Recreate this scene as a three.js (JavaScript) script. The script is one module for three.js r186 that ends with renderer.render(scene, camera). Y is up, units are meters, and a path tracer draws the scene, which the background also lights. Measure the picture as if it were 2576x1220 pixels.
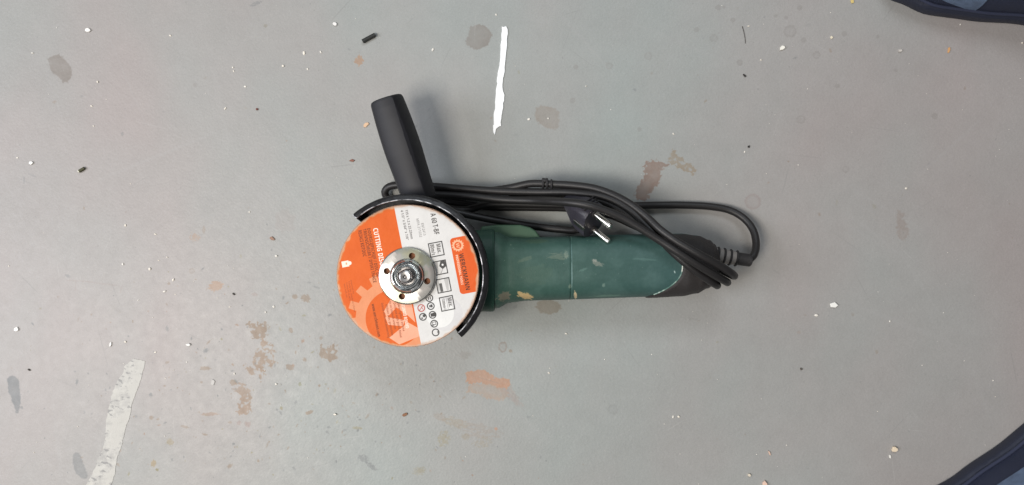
import * as THREE from 'three';
import { mergeGeometries, toCreasedNormals } from 'three/addons/utils/BufferGeometryUtils.js';
import { RoundedBoxGeometry } from 'three/addons/geometries/RoundedBoxGeometry.js';
import { ImprovedNoise } from 'three/addons/math/ImprovedNoise.js';
import { RectAreaLightUniformsLib } from 'three/addons/lights/RectAreaLightUniformsLib.js';
import { Brush, Evaluator, SUBTRACTION } from 'three-bvh-csg';

// ---------------------------------------------------------------- camera, light, exposure
const W = 1024, H = 485, EYE = 0.724, FOCAL = 2022;          // the lens stands 0.724 m above the floor, looking straight down
const scene = new THREE.Scene();
const camera = new THREE.PerspectiveCamera(2 * Math.atan(610 / FOCAL) * 180 / Math.PI, W / H, 0.02, 60);
camera.position.set(0, EYE, 0);
camera.up.set(0, 0, -1);
camera.lookAt(0, 0, 0);

const renderer = new THREE.WebGLRenderer({ antialias: true });
renderer.setSize(W, H);
renderer.outputColorSpace = THREE.SRGBColorSpace;
renderer.toneMapping = THREE.LinearToneMapping;
renderer.toneMappingExposure = 1;
renderer.shadowMap.enabled = true;

RectAreaLightUniformsLib.init();
scene.background = new THREE.Color().setRGB(0.125, 0.127, 0.13);   // the even light of the room around
function lamp(name, color, intensity, w, h, at, to) {
  const l = new THREE.RectAreaLight(color, intensity, w, h);
  l.name = name; l.position.set(...at); l.lookAt(...to);
  scene.add(l);
  return l;
}
lamp('ceiling_tube_light', new THREE.Color().setRGB(1, 0.945, 0.87), 25, 0.62, 0.6, [-0.84, 1.85, 0.42], [0, 0, 0]);
lamp('side_window_light', new THREE.Color().setRGB(0.85, 0.9, 1), 9.3, 1.1, 1.1, [-2.1, 1.75, 0.15], [0, 0, 0]);
lamp('back_window_light', new THREE.Color().setRGB(0.84, 0.92, 1), 6.5, 1.2, 0.7, [0.15, 2.0, -1.45], [0, 0, 0]);

// ---------------------------------------------------------------- helpers
const noise = new ImprovedNoise();
function rng(seed) { let a = seed >>> 0; return () => { a = (a + 0x6d2b79f5) | 0; let t = Math.imul(a ^ (a >>> 15), 1 | a); t = (t + Math.imul(t ^ (t >>> 7), 61 | t)) ^ t; return ((t ^ (t >>> 14)) >>> 0) / 4294967296; }; }
function fbm(x, y, s, o = 4) { let v = 0, a = 0.5, f = 1; for (let i = 0; i < o; i++) { v += a * noise.noise(x * f, y * f, s + i * 7.3); a *= 0.5; f *= 2.03; } return v; }
const clamp = (v, a = 0, b = 1) => Math.min(b, Math.max(a, v));
const lerp = (a, b, t) => a + (b - a) * t;
const smooth = (a, b, v) => { const t = clamp((v - a) / (b - a)); return t * t * (3 - 2 * t); };
// a spot on the photograph, at a height above the floor, in metres
const P = (x, y, h = 0) => new THREE.Vector3((x - 1288) / FOCAL * (EYE - h), h, (y - 610) / FOCAL * (EYE - h));
const names = new Map();
function numbered(n) { const k = names.get(n) ?? 0; names.set(n, k + 1); return k ? `${n}_${String(k).padStart(3, '0')}` : n; }
function mesh(name, geometry, material, parent = null) {
  const m = new THREE.Mesh(geometry, material);
  m.name = parent ? name : numbered(name);
  m.castShadow = m.receiveShadow = true;
  (parent ?? scene).add(m);
  return m;
}
function tag(o, label, category, extra = {}) { o.userData = { ...o.userData, label, category, ...extra }; return o; }
function std(color, roughness, more = {}) { return new THREE.MeshPhysicalMaterial({ color, roughness, ...more }); }
function tex(canvas, srgb = true) {
  const t = new THREE.CanvasTexture(canvas);
  if (srgb) t.colorSpace = THREE.SRGBColorSpace;
  t.magFilter = THREE.LinearFilter;
  return t;
}
function pixelTexture(w, h, fn, srgb = true, repeat = false) {
  const d = new Uint8Array(w * h * 4);
  for (let j = 0; j < h; j++) for (let i = 0; i < w; i++) {
    const c = fn(i, j), k = (j * w + i) * 4;
    d[k] = clamp(c[0], 0, 255); d[k + 1] = clamp(c[1], 0, 255); d[k + 2] = clamp(c[2], 0, 255); d[k + 3] = 255;
  }
  const t = new THREE.DataTexture(d, w, h, THREE.RGBAFormat);
  if (srgb) t.colorSpace = THREE.SRGBColorSpace;
  t.magFilter = t.minFilter = THREE.LinearFilter;
  t.wrapS = t.wrapT = repeat ? THREE.RepeatWrapping : THREE.ClampToEdgeWrapping;
  t.needsUpdate = true;
  return t;
}
// a seamless grain for bump and roughness
function grainTexture(n, seed, scale, lo, hi) {
  const r = rng(seed), g = new Float32Array(n * n);
  for (let i = 0; i < n * n; i++) g[i] = r();
  const at = (i, j) => g[((j + n) % n) * n + ((i + n) % n)];
  return pixelTexture(n, n, (i, j) => {
    let v = 0, s = 0;
    for (let dj = -scale; dj <= scale; dj++) for (let di = -scale; di <= scale; di++) { const w = 1 / (1 + di * di + dj * dj); v += at(i + di, j + dj) * w; s += w; }
    v = (v / s - 0.5) * 1.6 + 0.5;
    const c = lerp(lo, hi, clamp(v));
    return [c, c, c];
  }, false, true);
}
const grainFine = grainTexture(256, 11, 1, 0, 255);
const grainSoft = grainTexture(256, 12, 3, 0, 255);
function scaled(t, u, v = u) { const c = t.clone(); c.repeat.set(u, v); c.needsUpdate = true; return c; }
// a skin through rings of points; closed round, ends capped when asked
function loftRings(rings, { closed = true, capStart = false, capEnd = false, uv = null } = {}) {
  const n = rings[0].length, pos = [], uvs = [], idx = [], cols = closed ? n + 1 : n;
  rings.forEach((r, i) => { for (let j = 0; j < cols; j++) { const p = r[j % n]; pos.push(p.x, p.y, p.z); const q = uv ? uv(p, i / (rings.length - 1), j / n) : [i / (rings.length - 1), j / n]; uvs.push(q[0], q[1]); } });
  for (let i = 0; i < rings.length - 1; i++) for (let j = 0; j < cols - 1; j++) {
    const a = i * cols + j, b = a + 1, c = a + cols, d = c + 1;
    idx.push(a, c, b, b, c, d);
  }
  const cap = (r, flip) => {
    const base = pos.length / 3, m = new THREE.Vector3();
    r.forEach((p) => m.addScaledVector(p, 1 / r.length));
    for (let j = 0; j < cols; j++) { const p = r[j % n]; pos.push(p.x, p.y, p.z); const q = uv ? uv(p, flip ? 1 : 0, j / n) : [0, 0]; uvs.push(q[0], q[1]); }
    pos.push(m.x, m.y, m.z); const q = uv ? uv(m, 0, 0) : [0, 0]; uvs.push(q[0], q[1]);
    for (let j = 0; j < cols - 1; j++) flip ? idx.push(base + cols, base + j + 1, base + j) : idx.push(base + cols, base + j, base + j + 1);
  };
  if (capStart) cap(rings[0], false);
  if (capEnd) cap(rings[rings.length - 1], true);
  const g = new THREE.BufferGeometry();
  g.setAttribute('position', new THREE.Float32BufferAttribute(pos, 3));
  g.setAttribute('uv', new THREE.Float32BufferAttribute(uvs, 2));
  g.setIndex(idx); g.computeVertexNormals();
  return g;
}
// a solid of revolution swept over an arc only, from a closed profile of [radius, height]
function arcLathe(profile, a0, a1, steps, jag = null) {
  const rings = [];
  for (let i = 0; i <= steps; i++) {
    const a = lerp(a0, a1, i / steps), c = Math.cos(a), s = Math.sin(a);
    rings.push(profile.map(([r, y], k) => { const rr = r + (jag ? jag(a, k) : 0); return new THREE.Vector3(rr * c, y, rr * s); }));
  }
  return toCreasedNormals(loftRings(rings, { capStart: true, capEnd: true }), 0.7);
}
function lathe(points, seg = 96, crease = 0.5) { return toCreasedNormals(new THREE.LatheGeometry(points.map((p) => new THREE.Vector2(p[0], p[1])), seg), crease); }
function tube(points, radius, seg = 160, round = 14, tension = 0.5) {
  return new THREE.TubeGeometry(new THREE.CatmullRomCurve3(points, false, 'centripetal', tension), seg, radius, round, false);
}
function rod(a, b, radius, round = 16) { return new THREE.TubeGeometry(new THREE.LineCurve3(a, b), 1, radius, round, false); }

// ---------------------------------------------------------------- the floor: painted concrete with its stains and worn patches
const FW = 2048, FH = 1024, SPAN = 1.0;                                // the stained middle is 1 m by 0.5 m
const base = [155.5, 156, 152.5];
const gr0 = rng(505);
const floorPx = new Float32Array(FW * FH * 3);
{
  for (let j = 0; j < FH; j++) for (let i = 0; i < FW; i++) {
    const u = i / FW * 10, v = j / FW * 10, k = (j * FW + i) * 3;
    const edge = smooth(0, 40, Math.min(i, j, FW - 1 - i, FH - 1 - j));
    const cloud = fbm(u * 0.55, v * 0.75, 3.1, 3) * 7 * edge, hue = (fbm(u * 0.8 + 40, v * 0.5, 9.7, 3) * 8 + 4 * smooth(4.0, 1.4, u) + 3 * smooth(6.0, 8.2, u)) * edge;
    const mott = fbm(u * 7, v * 7, 1.3, 3) * 4 * edge;
    const gr = (gr0() - 0.5) * 9; floorPx[k] = base[0] + cloud + mott + hue + gr; floorPx[k + 1] = base[1] + cloud + mott - hue * 0.45 + gr; floorPx[k + 2] = base[2] + cloud + mott - hue * 0.42 + gr;
  }
}
// pixels of the floor sheet from a spot on the photograph
const toFloor = (x, y) => [(((x - 1288) / FOCAL * EYE) / SPAN + 0.5) * FW, (((y - 610) / FOCAL * EYE) / SPAN + FH / FW / 2) * FW];
const FS = EYE / FOCAL / SPAN * FW;                                     // floor pixels for one photo pixel
function stain(x, y, rx, ry, turn, color, alpha, o = {}) {
  const [cx, cy] = toFloor(x, y), ax = rx * FS, ay = ry * FS, { jag = 0.5, rough = 2.2, soft = 0.09, seed = x * 0.37 + y * 0.71, ring = 0, holes = 0, wob = 1.0 } = o;
  const R = Math.max(ax, ay) * 1.9 + 3, c = Math.cos(turn), s = Math.sin(turn);
  for (let j = Math.max(0, Math.floor(cy - R)); j < Math.min(FH, cy + R); j++) for (let i = Math.max(0, Math.floor(cx - R)); i < Math.min(FW, cx + R); i++) {
    const dx = i - cx, dy = j - cy, ex = (dx * c + dy * s) / ax, ey = (-dx * s + dy * c) / ay;
    let d = Math.hypot(ex, ey) + jag * 1.5 * fbm(ex * rough * wob + seed, ey * rough * wob, seed * 1.7, 5);
    let a = 1 - smooth(1 - soft, 1 + soft, d);
    if (a <= 0) continue;
    if (ring) a *= lerp(1 - ring, 1, smooth(0.55, 0.95, d));
    if (holes) a *= smooth(-0.14, 0.02, fbm(ex * 4 + seed, ey * 4 + 9, seed, 4) + 0.2 - holes * 0.4 * Math.min(1, d + 0.2));
    a *= alpha * (0.86 + 0.28 * fbm(i * 0.05, j * 0.05, seed + 3, 2));
    const k = (j * FW + i) * 3;
    for (let q = 0; q < 3; q++) floorPx[k + q] = lerp(floorPx[k + q], color[q], clamp(a));
  }
}
// several lobes that have run together into one patch with one ragged outline
function patch(lobes, color, alpha, o = {}) {
  const { jag = 5, rough = 0.06, seed = lobes[0][0], soft = 1.1, rim = 0.2, holes = 0, fade = 0 } = o;
  const L = lobes.map(([x, y, rx, ry, t = 0]) => { const [cx, cy] = toFloor(x, y); return [cx, cy, rx * FS, ry * FS, Math.cos(t), Math.sin(t)]; });
  const big = Math.max(...L.map((l) => Math.max(l[2], l[3]))) + 22;
  const x0 = Math.min(...L.map((l) => l[0])) - big, x1 = Math.max(...L.map((l) => l[0])) + big, y0 = Math.min(...L.map((l) => l[1])) - big, y1 = Math.max(...L.map((l) => l[1])) + big;
  for (let j = Math.max(0, Math.floor(y0)); j < Math.min(FH, y1); j++) for (let i = Math.max(0, Math.floor(x0)); i < Math.min(FW, x1); i++) {
    let w = 0;
    for (const [cx, cy, ax, ay, c, s] of L) { const dx = i - cx, dy = j - cy, d = (Math.hypot((dx * c + dy * s) / ax, (-dx * s + dy * c) / ay) - 1) * Math.min(ax, ay); w += Math.exp(-d / 4); }
    let d = -4 * Math.log(Math.max(w, 1e-9)) + jag * 2 * fbm(i * rough + seed, j * rough, seed * 0.13, 6) + jag * 1.5 * fbm(i * 0.2, j * 0.2, seed, 4) + 1;
    if (d > soft) continue;
    let a = 1 - smooth(-soft, soft, d);
    const core = smooth(0, -9, d);
    a *= lerp(1, 1 - rim, core) * (1 - fade * core);
    if (holes) a *= smooth(-0.1, 0.03, fbm(i * 0.09, j * 0.09, seed + 2, 4) + 0.18 - holes * 0.35);
    a *= alpha * (0.9 + 0.5 * fbm(i * 0.03, j * 0.03, seed + 3, 3));
    const k = (j * FW + i) * 3;
    for (let q = 0; q < 3; q++) floorPx[k + q] = lerp(floorPx[k + q], color[q] + 10 * fbm(i * 0.12, j * 0.12, seed + 5, 2), clamp(a));
  }
}
const BROWN = [134, 114, 96], TAUPE = [131, 123, 116], TAN = [166, 128, 100], RUST = [146, 116, 97], GREY = [112, 114, 115], PINK = [150, 134, 128];
{
  const S = stain;
  patch([[143, 152, 19, 15], [150, 170, 24, 20], [164, 188, 15, 20, -0.3]], TAUPE, 0.85, { jag: 2.6, rim: 0.1 });
  patch([[1205, 86, 32, 26, 0.3], [1196, 106, 26, 18, 0.2]], TAUPE, 0.72, { jag: 3, rim: 0.15 }); patch([[1372, 288, 30, 24, 0.3], [1385, 302, 22, 26]], [138, 124, 112], 0.5, { jag: 4, soft: 2 });
  patch([[1650, 416, 24, 14], [1646, 436, 17, 22, 0.2], [1632, 462, 17, 26, 0.4], [1616, 486, 20, 20, 0.5]], [129, 106, 94], 0.82, { jag: 5, rim: 0.25 });
  patch([[1694, 388, 9, 14], [1698, 404, 15, 11], [1716, 410, 15, 9, 0.4], [1734, 424, 11, 9, 0.7], [1742, 434, 7, 8]], [142, 126, 106], 0.72, { jag: 5, rim: 0.2, holes: 0.35 });
  S(1893, 507, 20, 20, 0, [140, 122, 118], 0.4, { jag: 0.15, ring: 0.7 }); patch([[2262, 542, 9, 16], [2270, 562, 13, 14], [2272, 588, 14, 16]], [136, 118, 108], 0.42, { jag: 5, soft: 2.5, fade: 0.3 });
  S(903, 152, 10, 12, 0.4, TAN, 0.75, { jag: 0.9 }); S(542, 719, 18, 12, -0.2, TAN, 0.62, { jag: 0.6 }); S(741, 745, 7, 6, 0, BROWN, 0.7); S(768, 749, 12, 9, 0.4, BROWN, 0.75, { jag: 0.6 });
  patch([[641, 817, 15, 13], [638, 828, 9, 8], [654, 834, 15, 7, -0.6], [647, 841, 11, 5]], BROWN, 0.92, { jag: 7, rim: 0.1, holes: 0.2 }); S(667, 826, 4, 9, 0.1, BROWN, 0.6, { jag: 0.9 }); S(666, 811, 4, 4, 0, BROWN, 0.75);
  patch([[662, 852, 5, 12, -0.2], [668, 868, 7, 10, -0.4], [679, 880, 13, 9, 0.3], [655, 894, 18, 8], [646, 910, 18, 15], [640, 930, 15, 12], [656, 934, 5, 10], [672, 914, 16, 5, -0.3], [690, 908, 8, 5]], [142, 118, 98], 0.9, { jag: 7, rim: 0.12, holes: 0.3 });
  S(586, 962, 9, 7, 0.3, BROWN, 0.7, { jag: 0.6 }); patch([[604, 974, 5, 9, -0.4], [606, 985, 13, 7, 0.4], [616, 996, 7, 14], [615, 1012, 8, 13], [612, 1031, 12, 11], [628, 984, 7, 5, -0.5], [622, 1022, 6, 7]], [143, 119, 100], 0.88, { jag: 7, rim: 0.12, holes: 0.2 }); S(629, 999, 4, 5, 0, BROWN, 0.6);
  S(515, 926, 13, 5, 0, BROWN, 0.7); S(728, 923, 10, 7, 0.5, BROWN, 0.75, { jag: 0.6 }); S(731, 830, 5, 7, -0.4, BROWN, 0.7); S(622, 1066, 8, 7, 0.5, PINK, 0.9, { jag: 0.8 }); S(600, 1063, 5, 6, 0.5, PINK, 0.8, { jag: 0.8 }); S(578, 1062, 5, 3, 0, BROWN, 0.5);
  patch([[808, 878, 4, 8, -0.1], [814, 890, 9, 7, 0.3], [826, 893, 11, 6], [834, 884, 10, 9], [840, 869, 4, 11, 0.3]], BROWN, 0.88, { jag: 5.5, rim: 0.1, holes: 0.15 }); S(845, 899, 5, 4, 0, BROWN, 0.7);
  S(527, 1041, 22, 4, -0.03, RUST, 0.55, { jag: 0.7 }); S(464, 1073, 10, 3.5, 0.25, BROWN, 0.55, { jag: 0.6 }); S(380, 1050, 5, 5, 0, BROWN, 0.7); S(397, 1054, 4, 2.5, 0, BROWN, 0.6); S(386, 1165, 6, 9, 0.1, [148, 126, 90], 0.75, { jag: 0.6 }); S(395, 1181, 4, 3.5, 0.4, [120, 110, 70], 0.7); S(426, 1111, 9, 7, 0.4, [145, 130, 100], 0.6, { jag: 0.9 });
  S(777, 1037, 10, 4.5, -0.35, BROWN, 0.85); S(707, 1026, 4, 4, 0, [135, 125, 90], 0.7); S(754, 966, 4, 5, 0, [120, 120, 90], 0.7); S(764, 793, 5, 3, 0, [135, 130, 100], 0.6); S(898, 1076, 12, 3.5, 0.05, [138, 128, 96], 0.6, { jag: 0.8 });
  patch([[32, 956, 14, 12], [33, 978, 14, 18], [40, 1002, 12, 20, -0.2], [43, 1022, 5, 9]], GREY, 0.85, { jag: 1.6, rim: 0.05 }); S(42, 1035, 5, 4, 0, GREY, 0.7);
  patch([[192, 1148, 11, 11], [194, 1160, 9, 8], [200, 1178, 15, 17, -0.5], [210, 1194, 9, 11, -0.4]], GREY, 0.6, { jag: 1.6, rim: 0.05 });
  S(914, 1153, 15, 9, 0.6, GREY, 0.6, { jag: 0.8, holes: 0.4 }); S(934, 1172, 15, 6, 0.6, GREY, 0.55, { jag: 0.8, holes: 0.3 });
  patch([[1196, 942, 20, 12], [1190, 956, 18, 10], [1215, 948, 26, 14, 0.3], [1240, 960, 22, 10, 0.3], [1266, 958, 10, 5], [1272, 966, 6, 10]], [182, 134, 106], 0.82, { jag: 3, rim: 0.15 }); patch([[1200, 978, 28, 14], [1240, 984, 36, 18, 0.2], [1256, 994, 16, 10]], [170, 142, 122], 0.62, { jag: 4, fade: 0.45, rim: 0 }); patch([[1278, 984, 18, 12, 0.6], [1296, 1000, 18, 7, 0.7]], [160, 142, 132], 0.4, { jag: 7, soft: 3, holes: 0.3 }); S(1290, 1002, 34, 10, 0.75, [150, 136, 132], 0.3, { jag: 0.7, holes: 0.6 });
  S(1264, 872, 11, 13, 0.3, [134, 118, 108], 0.75, { jag: 0.3, ring: 0.85 }); S(1284, 882, 5, 4, 0.5, BROWN, 0.55);
  S(1145, 1062, 30, 12, 0.25, [152, 140, 122], 0.5, { jag: 0.7, holes: 0.4 }); S(1200, 1080, 55, 18, 0.25, [152, 138, 126], 0.36, { jag: 0.8, holes: 0.7 }); S(1117, 1102, 16, 17, 0, [146, 134, 104], 0.5, { jag: 0.8, holes: 0.4 }); S(1213, 1112, 22, 14, -0.5, [150, 138, 118], 0.4, { jag: 0.9, holes: 0.7 }); S(1170, 1098, 10, 8, 0, [144, 132, 112], 0.45, { jag: 0.8 }); S(1105, 1048, 16, 9, 0.4, [148, 134, 122], 0.4, { jag: 0.8 }); S(1247, 1078, 4, 4, 0, [184, 128, 100], 0.7);
  S(1378, 772, 33, 17, 0.1, [122, 108, 90], 0.5, { jag: 0.4 }); S(1541, 1029, 13, 12, 0.8, [130, 130, 128], 0.35, { jag: 0.25, ring: 0.75 }); S(1168, 893, 14, 10, 0, [134, 128, 122], 0.35, { jag: 0.8 }); S(1052, 1184, 14, 9, 0, [150, 140, 116], 0.45, { jag: 0.9, holes: 0.4 }); S(1060, 1182, 9, 7, 0, [142, 134, 112], 0.4, { jag: 0.9 });
  S(490, 596, 12, 9, 0.4, TAN, 0.45, { jag: 0.9, holes: 0.4 }); S(512, 577, 4, 10, 0, BROWN, 0.35); S(482, 681, 7, 6, 0, BROWN, 0.35, { ring: 0.7 }); S(717, 555, 25, 30, 0, PINK, 0.18, { jag: 0.5 }); S(640, 740, 8, 4, 0.2, PINK, 0.5);
  for (const [x, y, r] of [[1986, 78, 16], [1795, 95, 10], [1752, 74, 7], [2021, 100, 7], [2053, 138, 10], [1860, 157, 8], [1532, 165, 9], [1630, 140, 10], [1806, 18, 7], [1821, 17, 4], [2011, 19, 7], [1950, 39, 5], [1977, 44, 5], [2123, 84, 7], [2208, 91, 5], [2014, 300, 11], [2351, 292, 8], [1608, 325, 6], [1440, 252, 7], [2127, 425, 9], [2252, 176, 5], [2106, 215, 6], [1843, 50, 6], [490, 213, 6], [1448, 168, 6]])
    S(x, y, r, r * 0.95, 0, [130, 124, 119], 0.36, { jag: 0.35, ring: r > 8 ? 0.7 : 0.2 });
  S(196, 706, 40, 1.6, 0.06, PINK, 0.3); S(258, 713, 50, 1.6, 0.13, PINK, 0.28); S(189, 722, 1.6, 16, 0.05, PINK, 0.3); S(304, 727, 2, 12, 0.3, PINK, 0.3); S(796, 722, 10, 2.4, 0.35, GREY, 0.5); S(777, 710, 6, 2, 0.2, GREY, 0.5);
  S(60, 452, 2, 10, 0, GREY, 0.4); S(80, 440, 12, 2, 0.4, GREY, 0.25); S(645, 8, 14, 5, -0.4, GREY, 0.5, { jag: 0.7, holes: 0.4 }); S(667, 64, 5, 4, 0, [120, 110, 90], 0.35, { jag: 0.8 });
  // scattered specks, thickest in the worn corner
  const r = rng(77);
  for (let n = 0; n < 620; n++) {
    const worn = r() < 0.72;
    const x = worn ? 640 + (r() + r() + r() - 1.5) * 560 : r() * 2576, y = worn ? 990 + (r() + r() + r() - 1.5) * 330 : r() * 1220, q = r();
    if (worn && x > 1150 && y < 940) continue;
    const size = 0.9 + r() * r() * 4.2, c = q < 0.45 ? GREY : q < 0.8 ? BROWN : q < 0.92 ? [134, 126, 96] : RUST;
    S(x, y, size * (0.8 + r()), size * (0.5 + r() * 0.5), r() * 3.1, c, worn ? 0.35 + r() * 0.5 : 0.15 + r() * 0.3, { jag: 0.9, soft: 0.3, seed: n });
  }
  // hairline scratches and pores in the paint
  for (let n = 0; n < 70; n++) S(r() * 2576, r() * 1220, 8 + r() * 45, 0.55 + r() * 0.5, r() * 3.1, r() < 0.5 ? [128, 127, 125] : [184, 182, 178], 0.2 + r() * 0.25, { jag: 0.25, soft: 0.5, seed: n + 900 });
  for (let n = 0; n < 900; n++) S(r() * 2576, r() * 1220, 0.7 + r() * 0.9, 0.6 + r() * 0.7, r() * 3.1, r() < 0.6 ? [120, 119, 117] : [186, 184, 180], 0.2 + r() * 0.4, { jag: 0.5, soft: 0.4, seed: n + 1900 });
  // light haze of cleaner and dustier strokes
  for (let n = 0; n < 26; n++) S(r() * 2576, r() * 1220, 60 + r() * 130, 2 + r() * 5, r() * 3.1, [168, 166, 164], 0.1 + r() * 0.1, { jag: 0.5, soft: 0.5, seed: n + 300 });
}
for (let j = 0; j < FH; j++) for (let i = 0; i < FW; i++) { const e = smooth(1, 30, Math.min(i, j, FW - 1 - i, FH - 1 - j)); if (e < 1) for (let q = 0; q < 3; q++) { const k = (j * FW + i) * 3 + q; floorPx[k] = lerp(base[q], floorPx[k], e); } }
const floorMap = pixelTexture(FW, FH, (i, j) => { const k = ((FH - 1 - j) * FW + i) * 3; return [floorPx[k], floorPx[k + 1], floorPx[k + 2]]; });
const floorBump = scaled(grainSoft, 10, 5), floorRough = scaled(grainTexture(256, 21, 4, 95, 150), 4, 2);
{
  const g = new THREE.PlaneGeometry(8, 8, 1, 1);
  g.rotateX(-Math.PI / 2);
  const p = g.attributes.position, u = g.attributes.uv;
  for (let i = 0; i < p.count; i++) u.setXY(i, p.getX(i) / SPAN + 0.5, -p.getZ(i) / (SPAN * FH / FW) + 0.5);
  const m = mesh('floor', g, std(0xffffff, 1, { map: floorMap, roughnessMap: floorRough, bumpMap: floorBump, bumpScale: 0.00016 }));
  m.userData = { kind: 'structure', label: 'grey painted concrete workshop floor with brown stains and worn patches' };
}

// ---------------------------------------------------------------- markings on the floor
function raggedSheet(outline, thick, seed, jag, steps = 4) {
  const s = new THREE.Shape(), pts = [];
  outline.forEach((a, i) => { const b = outline[(i + 1) % outline.length]; for (let k = 0; k < steps; k++) { const t = k / steps, x = lerp(a[0], b[0], t), y = lerp(a[1], b[1], t); const v = P(x, y); const e = jag * fbm(x * 0.09 + seed, y * 0.09, seed, 5); pts.push([v.x + e, -v.z + jag * fbm(y * 0.11, x * 0.1 + seed, seed + 5, 3)]); } });
  pts.forEach(([x, y], i) => (i ? s.lineTo(x, y) : s.moveTo(x, y)));
  const g = new THREE.ExtrudeGeometry(s, { depth: thick, bevelEnabled: false });
  g.rotateX(-Math.PI / 2);
  return g;
}
{
  // worn line: D outline of the painted band, running out of the picture below
  const k = (x, y) => [195.2 + x * 0.2874, 869.6 + y * 0.2874];
  const line = [[595, 135], [545, 330], [480, 500], [452, 650], [428, 690], [395, 850], [345, 990], [325, 1130], [290, 1240], [255, 1400], [40, 1400], [80, 1210], [160, 1060], [175, 985], [215, 930], [245, 800], [250, 660], [285, 500], [310, 400], [360, 290], [400, 240], [410, 180], [490, 110], [520, 122], [560, 122]].map(([x, y]) => k(x, y));
  const g = raggedSheet(line, 0.00012, 3.3, 0.0011, 14);
  const wear = pixelTexture(512, 1024, (i, j) => {
    const n = fbm(i * 0.010, j * 0.010, 4, 4), f = fbm(i * 0.035 + 30, j * 0.035, 8, 5), sc = fbm(i * 0.03 + j * 0.01, j * 0.06 - i * 0.015, 14, 4), g = fbm(i * 0.2, j * 0.2, 2, 2);
    const band = smooth(0.1, 0.5, j / 1024) * 0.5 + 0.5;
    const a = smooth(-0.15, 0.4, f * 0.6 + n * 0.8 + g * 0.2) * 0.55 * band + smooth(0.1, 0.24, sc + g * 0.12) * smooth(-0.15, 0.1, n) * 0.8;
    const w = 194 + n * 16;
    return [lerp(w, 146, clamp(a)), lerp(w - 3, 144, clamp(a)), lerp(w - 10, 142, clamp(a))];
  });
  const p = g.attributes.position, u = g.attributes.uv;
  for (let i = 0; i < p.count; i++) u.setXY(i, (p.getX(i) + 0.4) / 0.09, (p.getZ(i) - 0.08) / 0.18);
  const m = mesh('floor_marking', g, std(0xffffff, 0.6, { map: wear, bumpMap: scaled(grainSoft, 2), bumpScale: 0.0002 }));
  m.userData = { kind: 'structure', label: 'worn off-white painted stripe at the bottom left of the floor' };
  m.position.y = 0.0002;
}
{
  const k = (x, y) => [1135.8 + x * 0.2618, 35.5 + y * 0.2618];
  const strip = [[485, 122], [498, 128], [525, 120], [540, 150], [540, 190], [533, 230], [532, 300], [520, 430], [512, 510], [508, 570], [495, 620], [488, 705], [497, 745], [508, 780], [505, 830], [495, 860], [497, 905], [488, 930], [480, 1000], [472, 1040], [476, 1075], [455, 1080], [430, 1105], [415, 1160], [403, 1140], [400, 1075], [407, 1060], [405, 970], [418, 910], [420, 850], [425, 790], [428, 730], [440, 670], [435, 650], [445, 570], [460, 500], [468, 420], [470, 300], [480, 250], [478, 190], [487, 150]].map(([x, y]) => k(x, y));
  const m = mesh('paint_strip', raggedSheet(strip, 0.0007, 6.1, 0.0006, 3), std(0xffffff, 0.45, { bumpMap: scaled(grainSoft, 12), bumpScale: 0.0001 }));
  m.position.y = 0.0003;
  tag(m, 'long narrow bright white strip with ragged edges above the grinder', 'strip');
}

// ---------------------------------------------------------------- the angle grinder, lying on its back with the disc up
const grinder = new THREE.Group();
grinder.name = 'angle_grinder'; scene.add(grinder);
tag(grinder, 'green angle grinder with orange cutting disc, black guard, side handle and coiled black cord', 'angle grinder');
const AX = -0.0841, AZ = 0.02696;                                       // the spindle
const axisZ = (x) => 0.0241 - 0.031 * (x + 0.03);

// materials
function dustyGreen(seed) {
  // u runs along the body (0.20 m), v across its upper side (0.10 m)
  const r = rng(seed), chips = [];
  for (let n = 0; n < 46; n++) chips.push([r() * 1024, 190 + (r() - 0.5) * 260, 1 + r() * r() * 4, 0.6 + r() * 1.4, r() * 3.1, 0.25 + r() * 0.6]);
  return pixelTexture(1024, 512, (i, j) => {
    const u = i / 1024, v = j / 512;
    const n = fbm(u * 9, v * 5, seed, 5), f = fbm(u * 60, v * 34, seed + 4, 3), w = smooth(0.02, 0.35, n + 0.12);
    let c = [53 + 9 * w + 8 * f + 6 * u, 83 + 8 * w + 8 * f + 5 * u, 71 + 8 * w + 8 * f + 16 * u];
    const mix = (col, a) => { a = clamp(a); c = [lerp(c[0], col[0], a), lerp(c[1], col[1], a), lerp(c[2], col[2], a)]; };
    const blob = (x, y, rx, ry, t, col, a, jg = 0.6) => { const dx = (i - x), dy = (j - y), ex = (dx * Math.cos(t) + dy * Math.sin(t)) / rx, ey = (-dx * Math.sin(t) + dy * Math.cos(t)) / ry; const d2 = ex * ex + ey * ey; if (d2 > 6) return; const d = Math.sqrt(d2) + jg * 1.6 * fbm(ex * 2.2 + x, ey * 2.2 + y, seed + 1, 4); mix(col, a * (1 - smooth(0.75, 1.1, d))); };
    // dry plaster smears and scuffs
    const B = BODYMARKS;
    for (const m of B) blob(...m);
    for (const [x, y, rx, ry, t, a] of chips) blob(x, y, rx, ry, t, [150, 164, 150], a, 0.3);
    return c;
  });
}
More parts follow.
